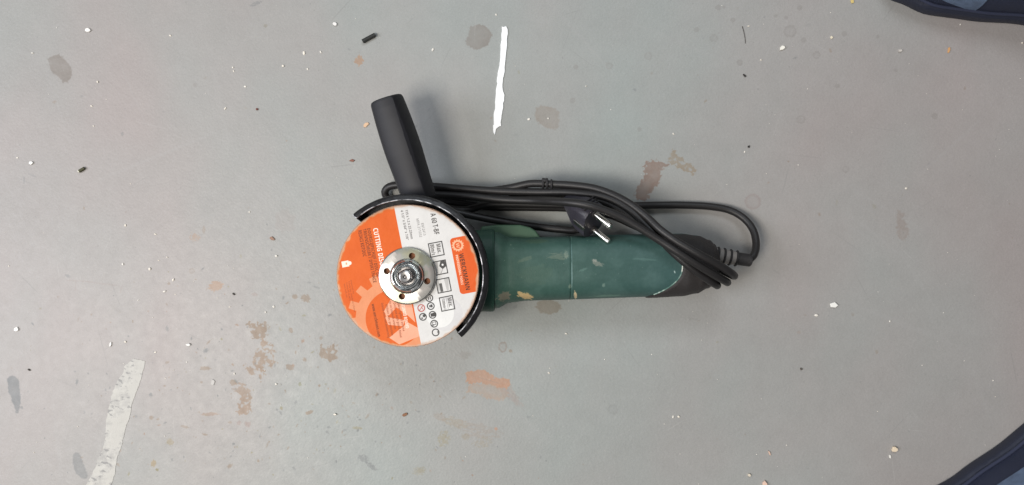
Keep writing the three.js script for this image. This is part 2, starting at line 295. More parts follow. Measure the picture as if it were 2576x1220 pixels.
// marks: u px = (x + 0.03) / 0.2 * 1024, v px = (offset across from the middle line / 0.1 + 0.5) * 512, towards +z upward
const mu = (dx, h = 0.058) => (((dx - 1288) / FOCAL * (EYE - h)) + 0.03) / 0.2 * 1024;
const mv = (dx, dy, h = 0.058) => { const p = P(dx, dy, h); return ((p.z - axisZ(p.x)) / 0.1 + 0.5) * 512; };
const BODYMARKS = [];
function mark(dx, dy, rx, ry, t, col, a, jg, h) { BODYMARKS.push([mu(dx, h), mv(dx, dy, h), rx * 1.7, ry * 1.7, t, col, a, jg]); }
mark(1322, 744, 20, 9, 0.35, [196, 168, 120], 0.95, 0.7, 0.052); mark(1308, 738, 9, 5, 0.7, [200, 172, 124], 0.9, 0.4, 0.052);
mark(1404, 645, 24, 8, 0.05, [120, 126, 108], 0.45, 1.0); mark(1424, 640, 6, 10, 0.1, [140, 148, 132], 0.45, 0.9); mark(1320, 652, 18, 5, -0.3, [110, 120, 100], 0.4, 0.9);
mark(1502, 662, 15, 6, 0.45, [144, 142, 130], 0.6, 0.8); mark(1496, 655, 6, 4, 0.3, [160, 158, 148], 0.6, 0.6); mark(1447, 742, 4, 12, -0.2, [196, 176, 140], 0.95, 0.5, 0.05);
mark(1268, 744, 18, 12, -0.3, [128, 116, 100], 0.75, 0.7, 0.048); mark(1438, 690, 1.2, 36, -0.02, [140, 166, 164], 0.6, 0.4); mark(1437, 630, 1.3, 28, -0.02, [136, 164, 168], 0.5, 0.4); mark(1519, 717, 4, 5, 0.4, [140, 158, 146], 0.5, 0.8); mark(1434, 720, 4, 6, 0.2, [150, 160, 140], 0.5, 0.9);
mark(1698, 684, 1.6, 4, -0.4, [190, 206, 200], 0.8, 0.3); mark(1466, 678, 12, 3, -0.3, [110, 140, 130], 0.4, 0.7); mark(1620, 652, 30, 3, 0.1, [100, 130, 122], 0.35, 0.7); mark(1350, 690, 44, 26, 0, [72, 96, 80], 0.3, 0.5);
mark(1528, 744, 40, 3, 0, [110, 140, 124], 0.5, 0.9, 0.05); mark(1350, 606, 30, 6, 0, [70, 92, 70], 0.5, 0.7);
const greenMap = dustyGreen(5);
const greenMat = new THREE.MeshPhysicalMaterial({ map: greenMap, roughness: 0.5, bumpMap: scaled(grainFine, 5, 2.5), bumpScale: 0.00012, specularIntensity: 0.8 });
const darkGreen = std(0x1d4436, 0.5, { bumpMap: scaled(grainFine, 4), bumpScale: 0.0001 });
const mossGreen = std(0x3c5a44, 0.62, { bumpMap: scaled(grainFine, 4), bumpScale: 0.0001 });
const blackPlastic = std(0x2b292a, 0.55, { bumpMap: scaled(grainFine, 6), bumpScale: 0.00015 });
const capBlack = std(0x2e2a29, 0.58, { bumpMap: scaled(grainFine, 5), bumpScale: 0.00014 });
const rubber = std(0x211f1f, 0.46, { bumpMap: scaled(grainSoft, 60, 1), bumpScale: 0.00008 });
const gunBlack = std(0x1b1a1c, 0.40, { bumpMap: scaled(grainSoft, 6, 3), bumpScale: 0.00012 });
const bodyUV = (p) => [(p.x + 0.03) / 0.2, ((p.z - axisZ(p.x)) / 0.1 + 0.5)];

// [x, half width, half height, centre height, squareness]
function section(x, hw, hh, yc, n, count = 72) {
  const ring = [];
  for (let j = 0; j < count; j++) {
    const a = j / count * Math.PI * 2, c = Math.cos(a), s = Math.sin(a);
    ring.push(new THREE.Vector3(x, yc + hh * Math.sign(s) * Math.abs(s) ** (2 / n), axisZ(x) + hw * Math.sign(c) * Math.abs(c) ** (2 / n)));
  }
  return ring;
}
function along(table, x) {
  let i = 0;
  while (i < table.length - 2 && table[i + 1][0] < x) i++;
  const a = table[i], b = table[i + 1], t = clamp((x - a[0]) / (b[0] - a[0])), e = t * t * (3 - 2 * t);
  return a.map((v, k) => (k ? lerp(v, b[k], e) : x));
}
const BODY = [[-0.020, 0.0335, 0.0300, 0.0325, 3.4], [-0.0125, 0.0325, 0.0290, 0.0325, 3.2], [-0.002, 0.0282, 0.0272, 0.0325, 2.9], [0.012, 0.0270, 0.0266, 0.0325, 2.8], [0.05, 0.0272, 0.0268, 0.0320, 2.8], [0.12, 0.0270, 0.0266, 0.0305, 2.8], [0.145, 0.0265, 0.0262, 0.0298, 2.7], [0.158, 0.0246, 0.0252, 0.0290, 2.6], [0.168, 0.0206, 0.0232, 0.0280, 2.5], [0.1735, 0.0165, 0.0200, 0.0270, 2.4], [0.1755, 0.0125, 0.0160, 0.0265, 2.3]];
const bodyRing = (x, grow = 0, count = 72) => { const [, hw, hh, yc, n] = along(BODY, x); return section(x, hw + grow, hh + grow, yc, n, count); };
const span = (a, b, n) => Array.from({ length: n + 1 }, (_, i) => lerp(a, b, i / n));

mesh('motor_housing', loftRings([...span(-0.0145, 0.0485, 40).map((x) => bodyRing(x)), bodyRing(0.0490, -0.0006)], { capStart: true, capEnd: true, uv: bodyUV }), greenMat, grinder);
mesh('rear_housing', loftRings([bodyRing(0.0491, -0.0007), bodyRing(0.0497, 0.0001), ...span(0.0502, 0.1755, 60).map((x) => bodyRing(x))], { capStart: true, capEnd: true, uv: bodyUV }), greenMat, grinder);
{
  // the flange behind the gear head and the gear head under the disc
  const flange = loftRings([section(-0.040, 0.0330, 0.0285, 0.0300, 4), section(-0.0385, 0.0345, 0.0298, 0.0305, 4), section(-0.0165, 0.0350, 0.0303, 0.0320, 4), section(-0.0148, 0.0342, 0.0296, 0.0322, 4)], { capStart: true, capEnd: true });
  const head = loftRings(span(-0.122, -0.039, 24).map((x) => { const t = clamp((x + 0.122) / 0.083), k = Math.sqrt(clamp(1 - (1 - Math.min(1, t * 1.9)) ** 2)); return section(x, 0.004 + 0.0265 * k, 0.006 + 0.0195 * k, 0.0268, 2.8); }), { capStart: true, capEnd: true });
  const neck = lathe([[0, 0.044], [0.021, 0.044], [0.021, 0.0585], [0, 0.0585]], 48).translate(AX, 0, AZ);
  mesh('gear_housing', mergeGeometries([flange.toNonIndexed(), head.toNonIndexed(), neck.index ? neck.toNonIndexed() : neck].map((g) => { g.computeVertexNormals(); return g; })), darkGreen, grinder);
  // low wing beside the motor housing
  const s = new THREE.Shape(), o = [[1205, 600], [1215, 574], [1250, 570], [1308, 570], [1332, 576], [1345, 584], [1356, 600], [1340, 618], [1210, 618]].map(([x, y]) => P(x, y, 0.036));
  o.forEach((v, i) => (i ? s.lineTo(v.x, -v.z) : s.moveTo(v.x, -v.z)));
  const g = new THREE.ExtrudeGeometry(s, { depth: 0.020, bevelEnabled: true, bevelSize: 0.0016, bevelThickness: 0.0022, bevelSegments: 3 });
  g.rotateX(-Math.PI / 2).translate(0, 0.014, 0);
  mesh('switch_rib', g, mossGreen, grinder).userData.label = 'pale green rib beside the motor housing';
}
{
  // black end cap over the upper half of the tail: it starts along a curved edge and leaves the green rim below it
  const rows = [], N = 40, M = 36;
  const start = (a) => { const q = Math.abs(Math.cos(a)) ** 1.9; return lerp(0.1420, 0.1120, q); };
  const shell = (grow) => {
    const g = [];
    for (let i = 0; i <= M; i++) {
      const ring = [];
      for (let j = 0; j <= N; j++) {
        const a = lerp(0.16, Math.PI - 0.42, j / N), x = lerp(start(a), 0.1765, Math.pow(i / M, 0.9));
        const [, hw, hh, yc, n] = along(BODY, x), c = Math.cos(a), s = Math.sin(a);
        const gg = x > 0.176 ? grow * 0.2 : grow * Math.min(1, i / 1.5 + 0.2);
        ring.push(new THREE.Vector3(x, yc + (hh + gg) * Math.abs(s) ** (2 / n), axisZ(x) + (hw + gg) * Math.sign(c) * Math.abs(c) ** (2 / n)));
      }
      g.push(ring);
    }
    return g;
  };
  const cap = mesh('end_cap', loftRings(shell(0.0011), { closed: false }), capBlack, grinder);
  cap.userData.label = 'black end cap of the grinder where the cord enters';
  const line = [];
  for (let j = 6; j <= N - 4; j++) { const a = lerp(0.16, Math.PI - 0.42, j / N), x = start(a) - 0.0003, [, hw, hh, yc, n] = along(BODY, x), c = Math.cos(a), s = Math.sin(a); line.push(new THREE.Vector3(x, yc + (hh + 0.0002) * Math.abs(s) ** (2 / n), axisZ(x) + (hw + 0.0002) * Math.sign(c) * Math.abs(c) ** (2 / n))); }
  const chip = pixelTexture(256, 8, (i) => { const n = fbm(i * 0.028, 2, 5, 4) + 0.06, a = smooth(-0.08, 0.22, n); return [lerp(70, 214, a), lerp(104, 218, a), lerp(94, 206, a)]; });
  mesh('housing_seam', tube(line, 0.00055, 90, 8), std(0xffffff, 0.5, { map: chip }), grinder).userData.label = 'chipped pale edge between green housing and black end cap';
}

// the spindle assembly
const spin = new THREE.Vector3(AX, 0, AZ);
{
  const a0 = 229 * Math.PI / 180, a1 = (360 + 48) * Math.PI / 180;
  const profile = [[0.0215, 0.0590], [0.0645, 0.0590], [0.0655, 0.0600], [0.0658, 0.0800], [0.0652, 0.0822], [0.0640, 0.0832], [0.0612, 0.0834], [0.0611, 0.0826], [0.0636, 0.0822], [0.0643, 0.0808], [0.0643, 0.0606], [0.0215, 0.0604]];
  const guard = mesh('wheel_guard', arcLathe(profile, a0, a1, 110, (a, k) => (k > 2 && k < 9 ? 0.00025 * noise.noise(a * 9, k * 0.3, 4) : 0)).translate(AX, 0, AZ), gunBlack, grinder);
  guard.userData.label = 'black steel half-round guard behind the cutting disc';
  const edge = []; for (let i = 0; i <= 120; i++) { const a = lerp(a0 + 0.01, a1 - 0.01, i / 120), r = 0.0612 + 0.0002 * noise.noise(a * 7, 1, 2); edge.push(new THREE.Vector3(AX + r * Math.cos(a), 0.0832, AZ + r * Math.sin(a))); }
  edge.unshift(new THREE.Vector3(AX + 0.0650 * Math.cos(a0), 0.0822, AZ + 0.0650 * Math.sin(a0)));
  const worn = pixelTexture(512, 4, (i) => { const n = fbm(i * 0.045, 1, 7, 4), a = smooth(-0.2, 0.2, n + 0.06); const c = lerp(58, 196, a); return [c, c, c + 3]; });
  const rim = mesh('guard_rim', tube(edge, 0.00052, 240, 8), std(0xffffff, 0.36, { map: worn, metalness: 0.55 }), guard);
  rim.userData.label = 'bare worn metal edge of the guard';
  const clamp_ = lathe([[0.0212, 0.050], [0.0250, 0.050], [0.0250, 0.0589], [0.0212, 0.0589]], 64).translate(AX, 0, AZ);
  mesh('clamp_ring', clamp_, gunBlack, guard);
}
{
  const TOP = 0.0758, THICK = 0.0016, N = 220, r = rng(9);
  const rad = (a) => { const ex = Math.sin(a) , worn = smooth(0.1, 0.9, Math.sin(a - 0.1)); return 0.0576 + 0.00035 * noise.noise(Math.cos(a) * 4, ex * 4, 1.5) + worn * 0.0004 * noise.noise(a * 24, 2, 8) - (Math.abs(a - 1.39) < 0.03 ? 0.0007 : 0); };
  const pos = [], idx = [], uvs = [], put = (x, y, z) => { pos.push(x, y, z); uvs.push(x * 8 + 0.5, z * 8 + 0.5); return pos.length / 3 - 1; };
  const loop = (k, y) => Array.from({ length: N }, (_, i) => { const a = i / N * Math.PI * 2, q = k < 1 ? k : 1; return put(Math.cos(a) * rad(a) * q, y, Math.sin(a) * rad(a) * q); });
  const inner = (y) => Array.from({ length: N }, (_, i) => { const a = i / N * Math.PI * 2; return put(Math.cos(a) * 0.011, y, Math.sin(a) * 0.011); });
  const strip = (A, B) => { for (let i = 0; i < N; i++) { const j = (i + 1) % N; idx.push(A[i], A[j], B[i], A[j], B[j], B[i]); } };
  const it = inner(TOP), t1 = loop(0.993, TOP), e1 = loop(1, TOP - 0.0003), e2 = loop(1, TOP - THICK), b1 = loop(0.99, TOP - THICK - 0.0001), ib = inner(TOP - THICK);
  strip(it, t1); strip(t1, e1); strip(e1, e2); strip(e2, b1); strip(b1, ib); strip(ib, it);
  const g = new THREE.BufferGeometry();
  g.setAttribute('position', new THREE.Float32BufferAttribute(pos, 3)); g.setAttribute('uv', new THREE.Float32BufferAttribute(uvs, 2)); g.setIndex(idx);
  const gg = toCreasedNormals(g, 0.6).translate(AX, 0, AZ);
  const grit = pixelTexture(512, 512, (i, j) => { const n = fbm(i * 0.12, j * 0.12, 2, 3), f = r() - 0.5; return [184 + n * 60 + f * 46, 150 + n * 60 + f * 48, 128 + n * 60 + f * 50]; }, true, true);
  const disc = mesh('cutting_disc', gg, std(0xffffff, 0.85, { map: scaled(grit, 4), bumpMap: scaled(grainFine, 8), bumpScale: 0.0004 }), grinder);
  disc.userData.label = 'thin orange and white printed cutting disc';

  // the printed label: canvas x runs along the lettering, canvas up is away from the orange half
  const S = 1600, c = document.createElement('canvas'); c.width = c.height = S;
  const x = c.getContext('2d'), X = (a) => (a * 0.5 + 0.5) * S, Y = (u) => (0.5 - u * 0.5) * S, L = (v) => v * 0.5 * S;
  const ORANGE = '#d95e12', PEACH = '#e09064', SILVER = '#d9d6d2', INK = '#45403c', DARK = '#70300f';
  x.fillStyle = SILVER; x.fillRect(0, 0, S, S / 2); x.fillStyle = ORANGE; x.fillRect(0, S / 2, S, S / 2);
  // silver half: faint lighter and darker shapes
  x.fillStyle = '#d2cfcd'; x.beginPath(); x.arc(X(0.62), Y(0.42), L(0.24), 0, 7); x.fill(); x.fillStyle = '#e3e1dd'; x.beginPath(); x.arc(X(0.60), Y(0.34), L(0.2), 0, 7); x.fill();
  // big pale gear with a letter, printed into the orange half
  x.save(); x.beginPath(); x.rect(0, S / 2, S, S / 2); x.clip();
  const gx = 0.545, gy = -0.30; x.fillStyle = PEACH; x.beginPath();
  for (let n = 0; n < 16; n++) { const t = n / 16 * Math.PI * 2 + 0.1; for (const [d, rr] of [[-0.11, 0.54], [-0.085, 0.655], [0.085, 0.655], [0.11, 0.54]]) x.lineTo(X(gx) + L(rr) * Math.cos(t + d), Y(gy) + L(rr) * Math.sin(t + d)); }
  x.fill(); x.fillStyle = ORANGE; x.beginPath(); x.arc(X(gx), Y(gy), L(0.40), 0, 7); x.fill();
  x.fillStyle = '#eea888';
  const poly = (...q) => { x.beginPath(); q.forEach(([a, u], i) => (i ? x.lineTo(X(a), Y(u)) : x.moveTo(X(a), Y(u)))); x.fill(); };
  poly([0.28, -0.02], [0.28, -0.3], [0.42, -0.42], [0.52, -0.40], [0.40, -0.24], [0.55, -0.10], [0.66, -0.02]);
  poly([0.50, -0.42], [0.60, -0.16], [0.68, -0.2], [0.62, -0.40]); poly([0.74, -0.0], [0.64, -0.12], [0.80, -0.42], [0.92, -0.30], [0.86, 0]);
  x.restore();
  function put_(text, a, u, len, hgt, color, o = {}) {
    const { bold = true, stretch = true, alpha = 1, box = null } = o;
    x.save(); x.globalAlpha = alpha; x.translate(X(a), Y(u)); x.font = `${bold ? 'bold ' : ''}${Math.round(L(hgt) / 0.72)}px sans-serif`;
    const w = x.measureText(text).width; if (stretch) x.scale(L(len) / w, 1);
    x.fillStyle = color; x.textBaseline = 'alphabetic'; x.fillText(text, 0, 0); x.restore();
  }
  // maker's badge
  x.fillStyle = '#db5a18'; x.beginPath(); x.roundRect(X(-0.40), Y(1.1), L(0.80), L(0.425), L(0.05)); x.fill();
  x.strokeStyle = '#f6b48e'; x.lineWidth = L(0.024); x.beginPath(); x.arc(X(-0.285), Y(0.772), L(0.062), 0, 7); x.stroke();
  for (let n = 0; n < 14; n++) { const t = n / 14 * Math.PI * 2; x.lineWidth = L(0.016); x.beginPath(); x.moveTo(X(-0.285) + L(0.066) * Math.cos(t), Y(0.772) + L(0.066) * Math.sin(t)); x.lineTo(X(-0.285) + L(0.086) * Math.cos(t), Y(0.772) + L(0.086) * Math.sin(t)); x.stroke(); }
  put_('W', -0.322, 0.748, 0.074, 0.05, '#f6b48e');
  put_('WERCKMANN', -0.165, 0.764, 0.525, 0.062, '#4c2a1a'); put_('PROFESSIONAL TOOLS', -0.16, 0.712, 0.43, 0.034, '#fbd6bd');
  put_('A 60 T-BF', -0.795, 0.478, 0.305, 0.072, INK); put_('EN12413', -0.69, 0.325, 0.18, 0.036, '#6b6663', { bold: false }); put_('MPA 211032', -0.765, 0.268, 0.27, 0.036, '#6b6663', { bold: false });
  put_('115 x 1.2 x 22.23mm', -0.915, 0.142, 0.42, 0.036, '#625c59'); put_('4 1/2" x 3/64" x 7/8"', -0.92, 0.078, 0.43, 0.036, '#625c59');
  // four framed boxes
  const frame = (a0, a1, u0, u1) => { x.strokeStyle = '#3c3a38'; x.lineWidth = L(0.014); x.strokeRect(X(a0), Y(u1), L(a1 - a0), L(u1 - u0)); };
  frame(-0.385, -0.195, 0.37, 0.56); put_('Max.', -0.365, 0.475, 0.14, 0.062, INK); put_('80m/s', -0.37, 0.39, 0.155, 0.055, INK);
  frame(-0.12, 0.065, 0.375, 0.56); poly.color = 0; x.fillStyle = '#4a4846'; poly([-0.115, 0.55], [-0.03, 0.555], [0.0, 0.50], [-0.05, 0.46], [-0.115, 0.49]); x.fillStyle = '#a9a6a3'; poly([-0.115, 0.45], [0.05, 0.43], [0.05, 0.385], [-0.115, 0.385]); x.strokeStyle = '#8d8a88'; x.lineWidth = L(0.008); x.beginPath(); x.moveTo(X(0), Y(0.5)); x.lineTo(X(0.06), Y(0.46)); x.stroke(); x.fillStyle = '#f0eee9'; x.beginPath(); x.arc(X(-0.06), Y(0.51), L(0.014), 0, 7); x.fill();
  frame(0.132, 0.32, 0.375, 0.56); x.fillStyle = '#5b5956'; poly([0.19, 0.45], [0.31, 0.45], [0.31, 0.41], [0.19, 0.41]); x.fillStyle = '#b9b6b2'; poly([0.14, 0.55], [0.30, 0.53], [0.31, 0.50], [0.14, 0.49]); poly([0.14, 0.385], [0.31, 0.385], [0.28, 0.405], [0.14, 0.41]);
  frame(0.388, 0.578, 0.375, 0.56); put_('Max.', 0.405, 0.485, 0.14, 0.06, INK); put_('13300min-1', 0.405, 0.405, 0.16, 0.04, INK); x.fillStyle = '#8b8885'; x.fillRect(X(0.40), Y(0.472), L(0.165), L(0.006));
  // safety pictograms
  const sign = (a, u, col = '#3f3d3b') => { x.strokeStyle = col; x.lineWidth = L(0.015); x.beginPath(); x.arc(X(a), Y(u), L(0.047), 0, 7); x.stroke(); };
  sign(0.362, 0.238); x.fillStyle = '#4a4745'; x.fillRect(X(0.335), Y(0.258), L(0.05), L(0.014)); x.fillRect(X(0.345), Y(0.232), L(0.04), L(0.016));
  sign(0.476, 0.237); x.fillRect(X(0.455), Y(0.262), L(0.042), L(0.028)); x.fillRect(X(0.462), Y(0.232), L(0.03), L(0.018));
  sign(0.602, 0.238); x.beginPath(); x.arc(X(0.602), Y(0.252), L(0.028), 0, 7); x.fill(); x.fillRect(X(0.578), Y(0.24), L(0.048), L(0.03));
  sign(0.728, 0.236); x.strokeStyle = '#6b6866'; x.lineWidth = L(0.010); x.strokeRect(X(0.705), Y(0.26), L(0.036), L(0.045)); x.fillRect(X(0.735), Y(0.235), L(0.018), L(0.03));
  sign(0.852, 0.233); x.fillStyle = '#6b6866'; poly([0.83, 0.275], [0.875, 0.275], [0.87, 0.255], [0.84, 0.258]); x.fillStyle = '#4a4745';
  sign(0.478, 0.10, '#b4605a'); x.strokeStyle = '#b4605a'; x.lineWidth = L(0.010); x.beginPath(); x.moveTo(X(0.447), Y(0.133)); x.lineTo(X(0.508), Y(0.067)); x.moveTo(X(0.455), Y(0.10)); x.lineTo(X(0.50), Y(0.12)); x.stroke();
  sign(0.604, 0.10); x.fillStyle = '#4a4745'; x.beginPath(); x.arc(X(0.592), Y(0.118), L(0.02), 0, 7); x.fill(); x.beginPath(); x.arc(X(0.62), Y(0.085), L(0.012), 0, 7); x.fill();
  // orange half lettering
  put_('CUTTING DISC', -0.748, -0.35, 0.53, 0.068, '#fbe9dc');
  put_('DOORSLIJPSCHIJF / DISC DE', -0.765, -0.432, 0.70, 0.047, DARK); put_('TRENNSCHEIBE / DYSKI TNACE', -0.765, -0.492, 0.77, 0.047, DARK); put_('REZACI KOTOUC', -0.76, -0.562, 0.38, 0.050, DARK);
  x.fillStyle = '#fbe3d2'; x.fillRect(X(-0.375), Y(-0.775), L(0.085), L(0.10)); x.beginPath(); x.arc(X(-0.333), Y(-0.765), L(0.028), 0, 7); x.fill(); x.fillStyle = '#f0a274'; x.fillRect(X(-0.35), Y(-0.80), L(0.03), L(0.02));
  ['Imported by', 'Tools bv, made in China', 'Postbus 43, NL-4870', 'www.tools.com'].forEach((s, n) => put_(s, -0.10 + 0.012 * n, -0.80 - 0.034 * n, [0.20, 0.44, 0.26, 0.2][n], 0.021, '#8c3c16', { bold: false }));
  put_('www.werckmann.com', 0.29, -0.573, 0.47, 0.044, '#5e2a10');
  const rows = ['Gebruik alleen met bescherming', 'Utiliser avec protection', 'Nur mit Schutzhaube verwenden', 'Only use with guard fitted', 'Uzywac tylko z oslona'];
  rows.forEach((s, n) => put_(s, 0.30 + (n % 2) * 0.03, -0.44 + n * 0.056, 0.5 - (n % 3) * 0.05, 0.032, '#8a4020', { alpha: 0.85 }));
  put_('RESINOID BONDED', 0.36, -0.165, 0.36, 0.045, '#fbe0cf');
  // rubbed dirt and the sandy outer border
  const img = x.getImageData(0, 0, S, S), d = img.data, q = rng(4);
  for (let j = 0; j < S; j++) for (let i = 0; i < S; i++) {
    const a = (i / S - 0.5) * 2, u = (0.5 - j / S) * 2, rr = Math.hypot(a, u), k = (j * S + i) * 4;
    if (rr > 1.02) continue;
    const n = rr > 0.9 ? fbm(i * 0.012, j * 0.012, 3, 3) : 0, wear = smooth(0.955, 0.99, rr + n * 0.05), cl = noise.noise(i * 0.006, j * 0.006, 2) * 5 + (q() - 0.5) * 8;
    const sand = [201, 170, 148];
    for (let e = 0; e < 3; e++) d[k + e] = lerp(d[k + e] + cl, sand[e] + cl * 2.4, wear * 0.8);
  }
  x.putImageData(img, 0, 0);
  const lab = new THREE.CircleGeometry(0.0569, 160), lp = lab.attributes.position, lu = lab.attributes.uv;
  lab.rotateX(-Math.PI / 2);
  for (let i = 0; i < lp.count; i++) { const ex = lp.getX(i) / 0.0575, ey = lp.getZ(i) / 0.0575, a = 0.192 * ex + 0.981 * ey, u = 0.981 * ex - 0.192 * ey; lu.setXY(i, a * 0.5 + 0.5, u * 0.5 + 0.5); }
  lab.translate(AX, TOP + 0.00015, AZ);
  const wr = pixelTexture(512, 512, (i, j) => { const n = fbm(i * 0.05 + j * 0.012, j * 0.035 - i * 0.004, 6, 4), v = 128 + n * 150; return [v, v, v]; }, false);
  const m = mesh('printed_label', lab, std(0xffffff, 0.6, { map: tex(c), bumpMap: wr, bumpScale: 0.0003, specularIntensity: 0.7 }), disc);
  m.userData.label = 'printed disc label, half white and half orange';
}
{
  // clamping nut with four pin holes
  const solid = new Brush(new THREE.LatheGeometry([[0.0070, 0.0762], [0.0218, 0.0762], [0.0229, 0.0768], [0.0230, 0.0788], [0.0227, 0.0795], [0.0219, 0.0799], [0.0180, 0.0805], [0.0138, 0.0808], [0.0070, 0.0808], [0.0070, 0.0762]].map((q) => new THREE.Vector2(...q)), 128));
  solid.updateMatrixWorld();
  let cut = solid;
  const ev = new Evaluator(); ev.useGroups = false;
  for (let k = 0; k < 4; k++) { const a = (14 + 90 * k) * Math.PI / 180, h = new Brush(new THREE.CylinderGeometry(0.0026, 0.0026, 0.02, 32)); h.position.set(Math.cos(a) * 0.0167, 0.0785, Math.sin(a) * 0.0167); h.updateMatrixWorld(); cut = ev.evaluate(cut, h, SUBTRACTION); }
  const plate = toCreasedNormals(cut.geometry, 0.22).translate(AX, 0, AZ);
  const tint = pixelTexture(256, 256, (i, j) => { const a = Math.atan2(j - 128, i - 128), n = fbm(i * 0.02, j * 0.02, 3, 3), k = Math.sin(a * 2 + n * 3 + 0.6); return [172 + 12 * n + (k < 0 ? -4 : 5), 171 + 12 * n + k * 5, 168 + 12 * n - Math.max(0, -k) * 24 + Math.max(0, k) * 4]; });
  const steel = new THREE.MeshPhysicalMaterial({ map: tint, metalness: 1, roughness: 0.36 });
  const p = plate.attributes.position, u = plate.attributes.uv;
  for (let i = 0; i < p.count; i++) u.setXY(i, (p.getX(i) - AX) / 0.05 + 0.5, (p.getZ(i) - AZ) / 0.05 + 0.5);
  const nut = mesh('clamping_nut', plate, steel, grinder);
  nut.userData.label = 'shiny round steel clamping nut with four holes';
  const steelPlain = new THREE.MeshPhysicalMaterial({ color: 0xb4b9bc, metalness: 1, roughness: 0.16 });
  const collar = lathe([[0.0072, 0.0805], [0.0072, 0.0850], [0.0076, 0.0856], [0.0084, 0.0857], [0.0088, 0.0852], [0.0090, 0.0846], [0.0099, 0.0845], [0.0102, 0.0862], [0.0108, 0.0868], [0.0117, 0.0866], [0.0123, 0.0858], [0.0127, 0.0835], [0.0133, 0.0826], [0.0137, 0.0812], [0.0143, 0.0805]], 96, 0.35).translate(AX, 0, AZ);
  mesh('nut_collar', collar, steelPlain, nut);
  const bolt = lathe([[0, 0.0912], [0.0008, 0.0905], [0.0018, 0.0917], [0.0038, 0.0920], [0.0048, 0.0913], [0.0052, 0.0890], [0.0057, 0.0884], [0.0052, 0.0878], [0.0057, 0.0872], [0.0052, 0.0866], [0.0057, 0.0860], [0.0056, 0.0820], [0.0072, 0.0816]], 64, 0.6).translate(AX, 0, AZ);
  mesh('spindle', bolt, new THREE.MeshPhysicalMaterial({ color: 0xa9a6a4, metalness: 1, roughness: 0.34 }), grinder);
  mesh('hole_floor', lathe([[0.0105, 0.0762], [0.0212, 0.0762]], 48).translate(AX, 0, AZ), std(0x8a5a40, 0.8), nut);
}
{
  // side handle: screwed into the gear head, rising a little to its free end
  const a = P(1056, 500, 0.046), b = P(971, 247, 0.056), dir = b.clone().sub(a), len = dir.length();
  const prof = [[0, -0.012], [0.006, -0.012], [0.006, -0.001], [0.0135, 0], [0.0144, 0.002], [0.0150, len * 0.25], [0.0157, len * 0.5], [0.0152, len * 0.75], [0.0141, len - 0.004], [0.0138, len - 0.0022], [0.0130, len - 0.0007], [0.0115, len], [0.0085, len + 0.0003], [0.0075, len - 0.0005], [0, len - 0.0008]];
  const g = lathe(new THREE.SplineCurve(prof.slice(4, 9).map((q) => new THREE.Vector2(...q))).getPoints(90).map((q) => [q.x, q.y]).reduce((o, q) => (o.push(q), o), prof.slice(0, 4).slice()).concat(prof.slice(9)), 288, 0.7);
  const m = mesh('side_handle', g, std(0x19181d, 0.58, { specularIntensity: 0.9 }), grinder);
  m.position.copy(a); m.quaternion.setFromUnitVectors(new THREE.Vector3(0, 1, 0), dir.clone().normalize());
  m.userData.label = 'black plastic side handle pointing up and away from the guard';
}

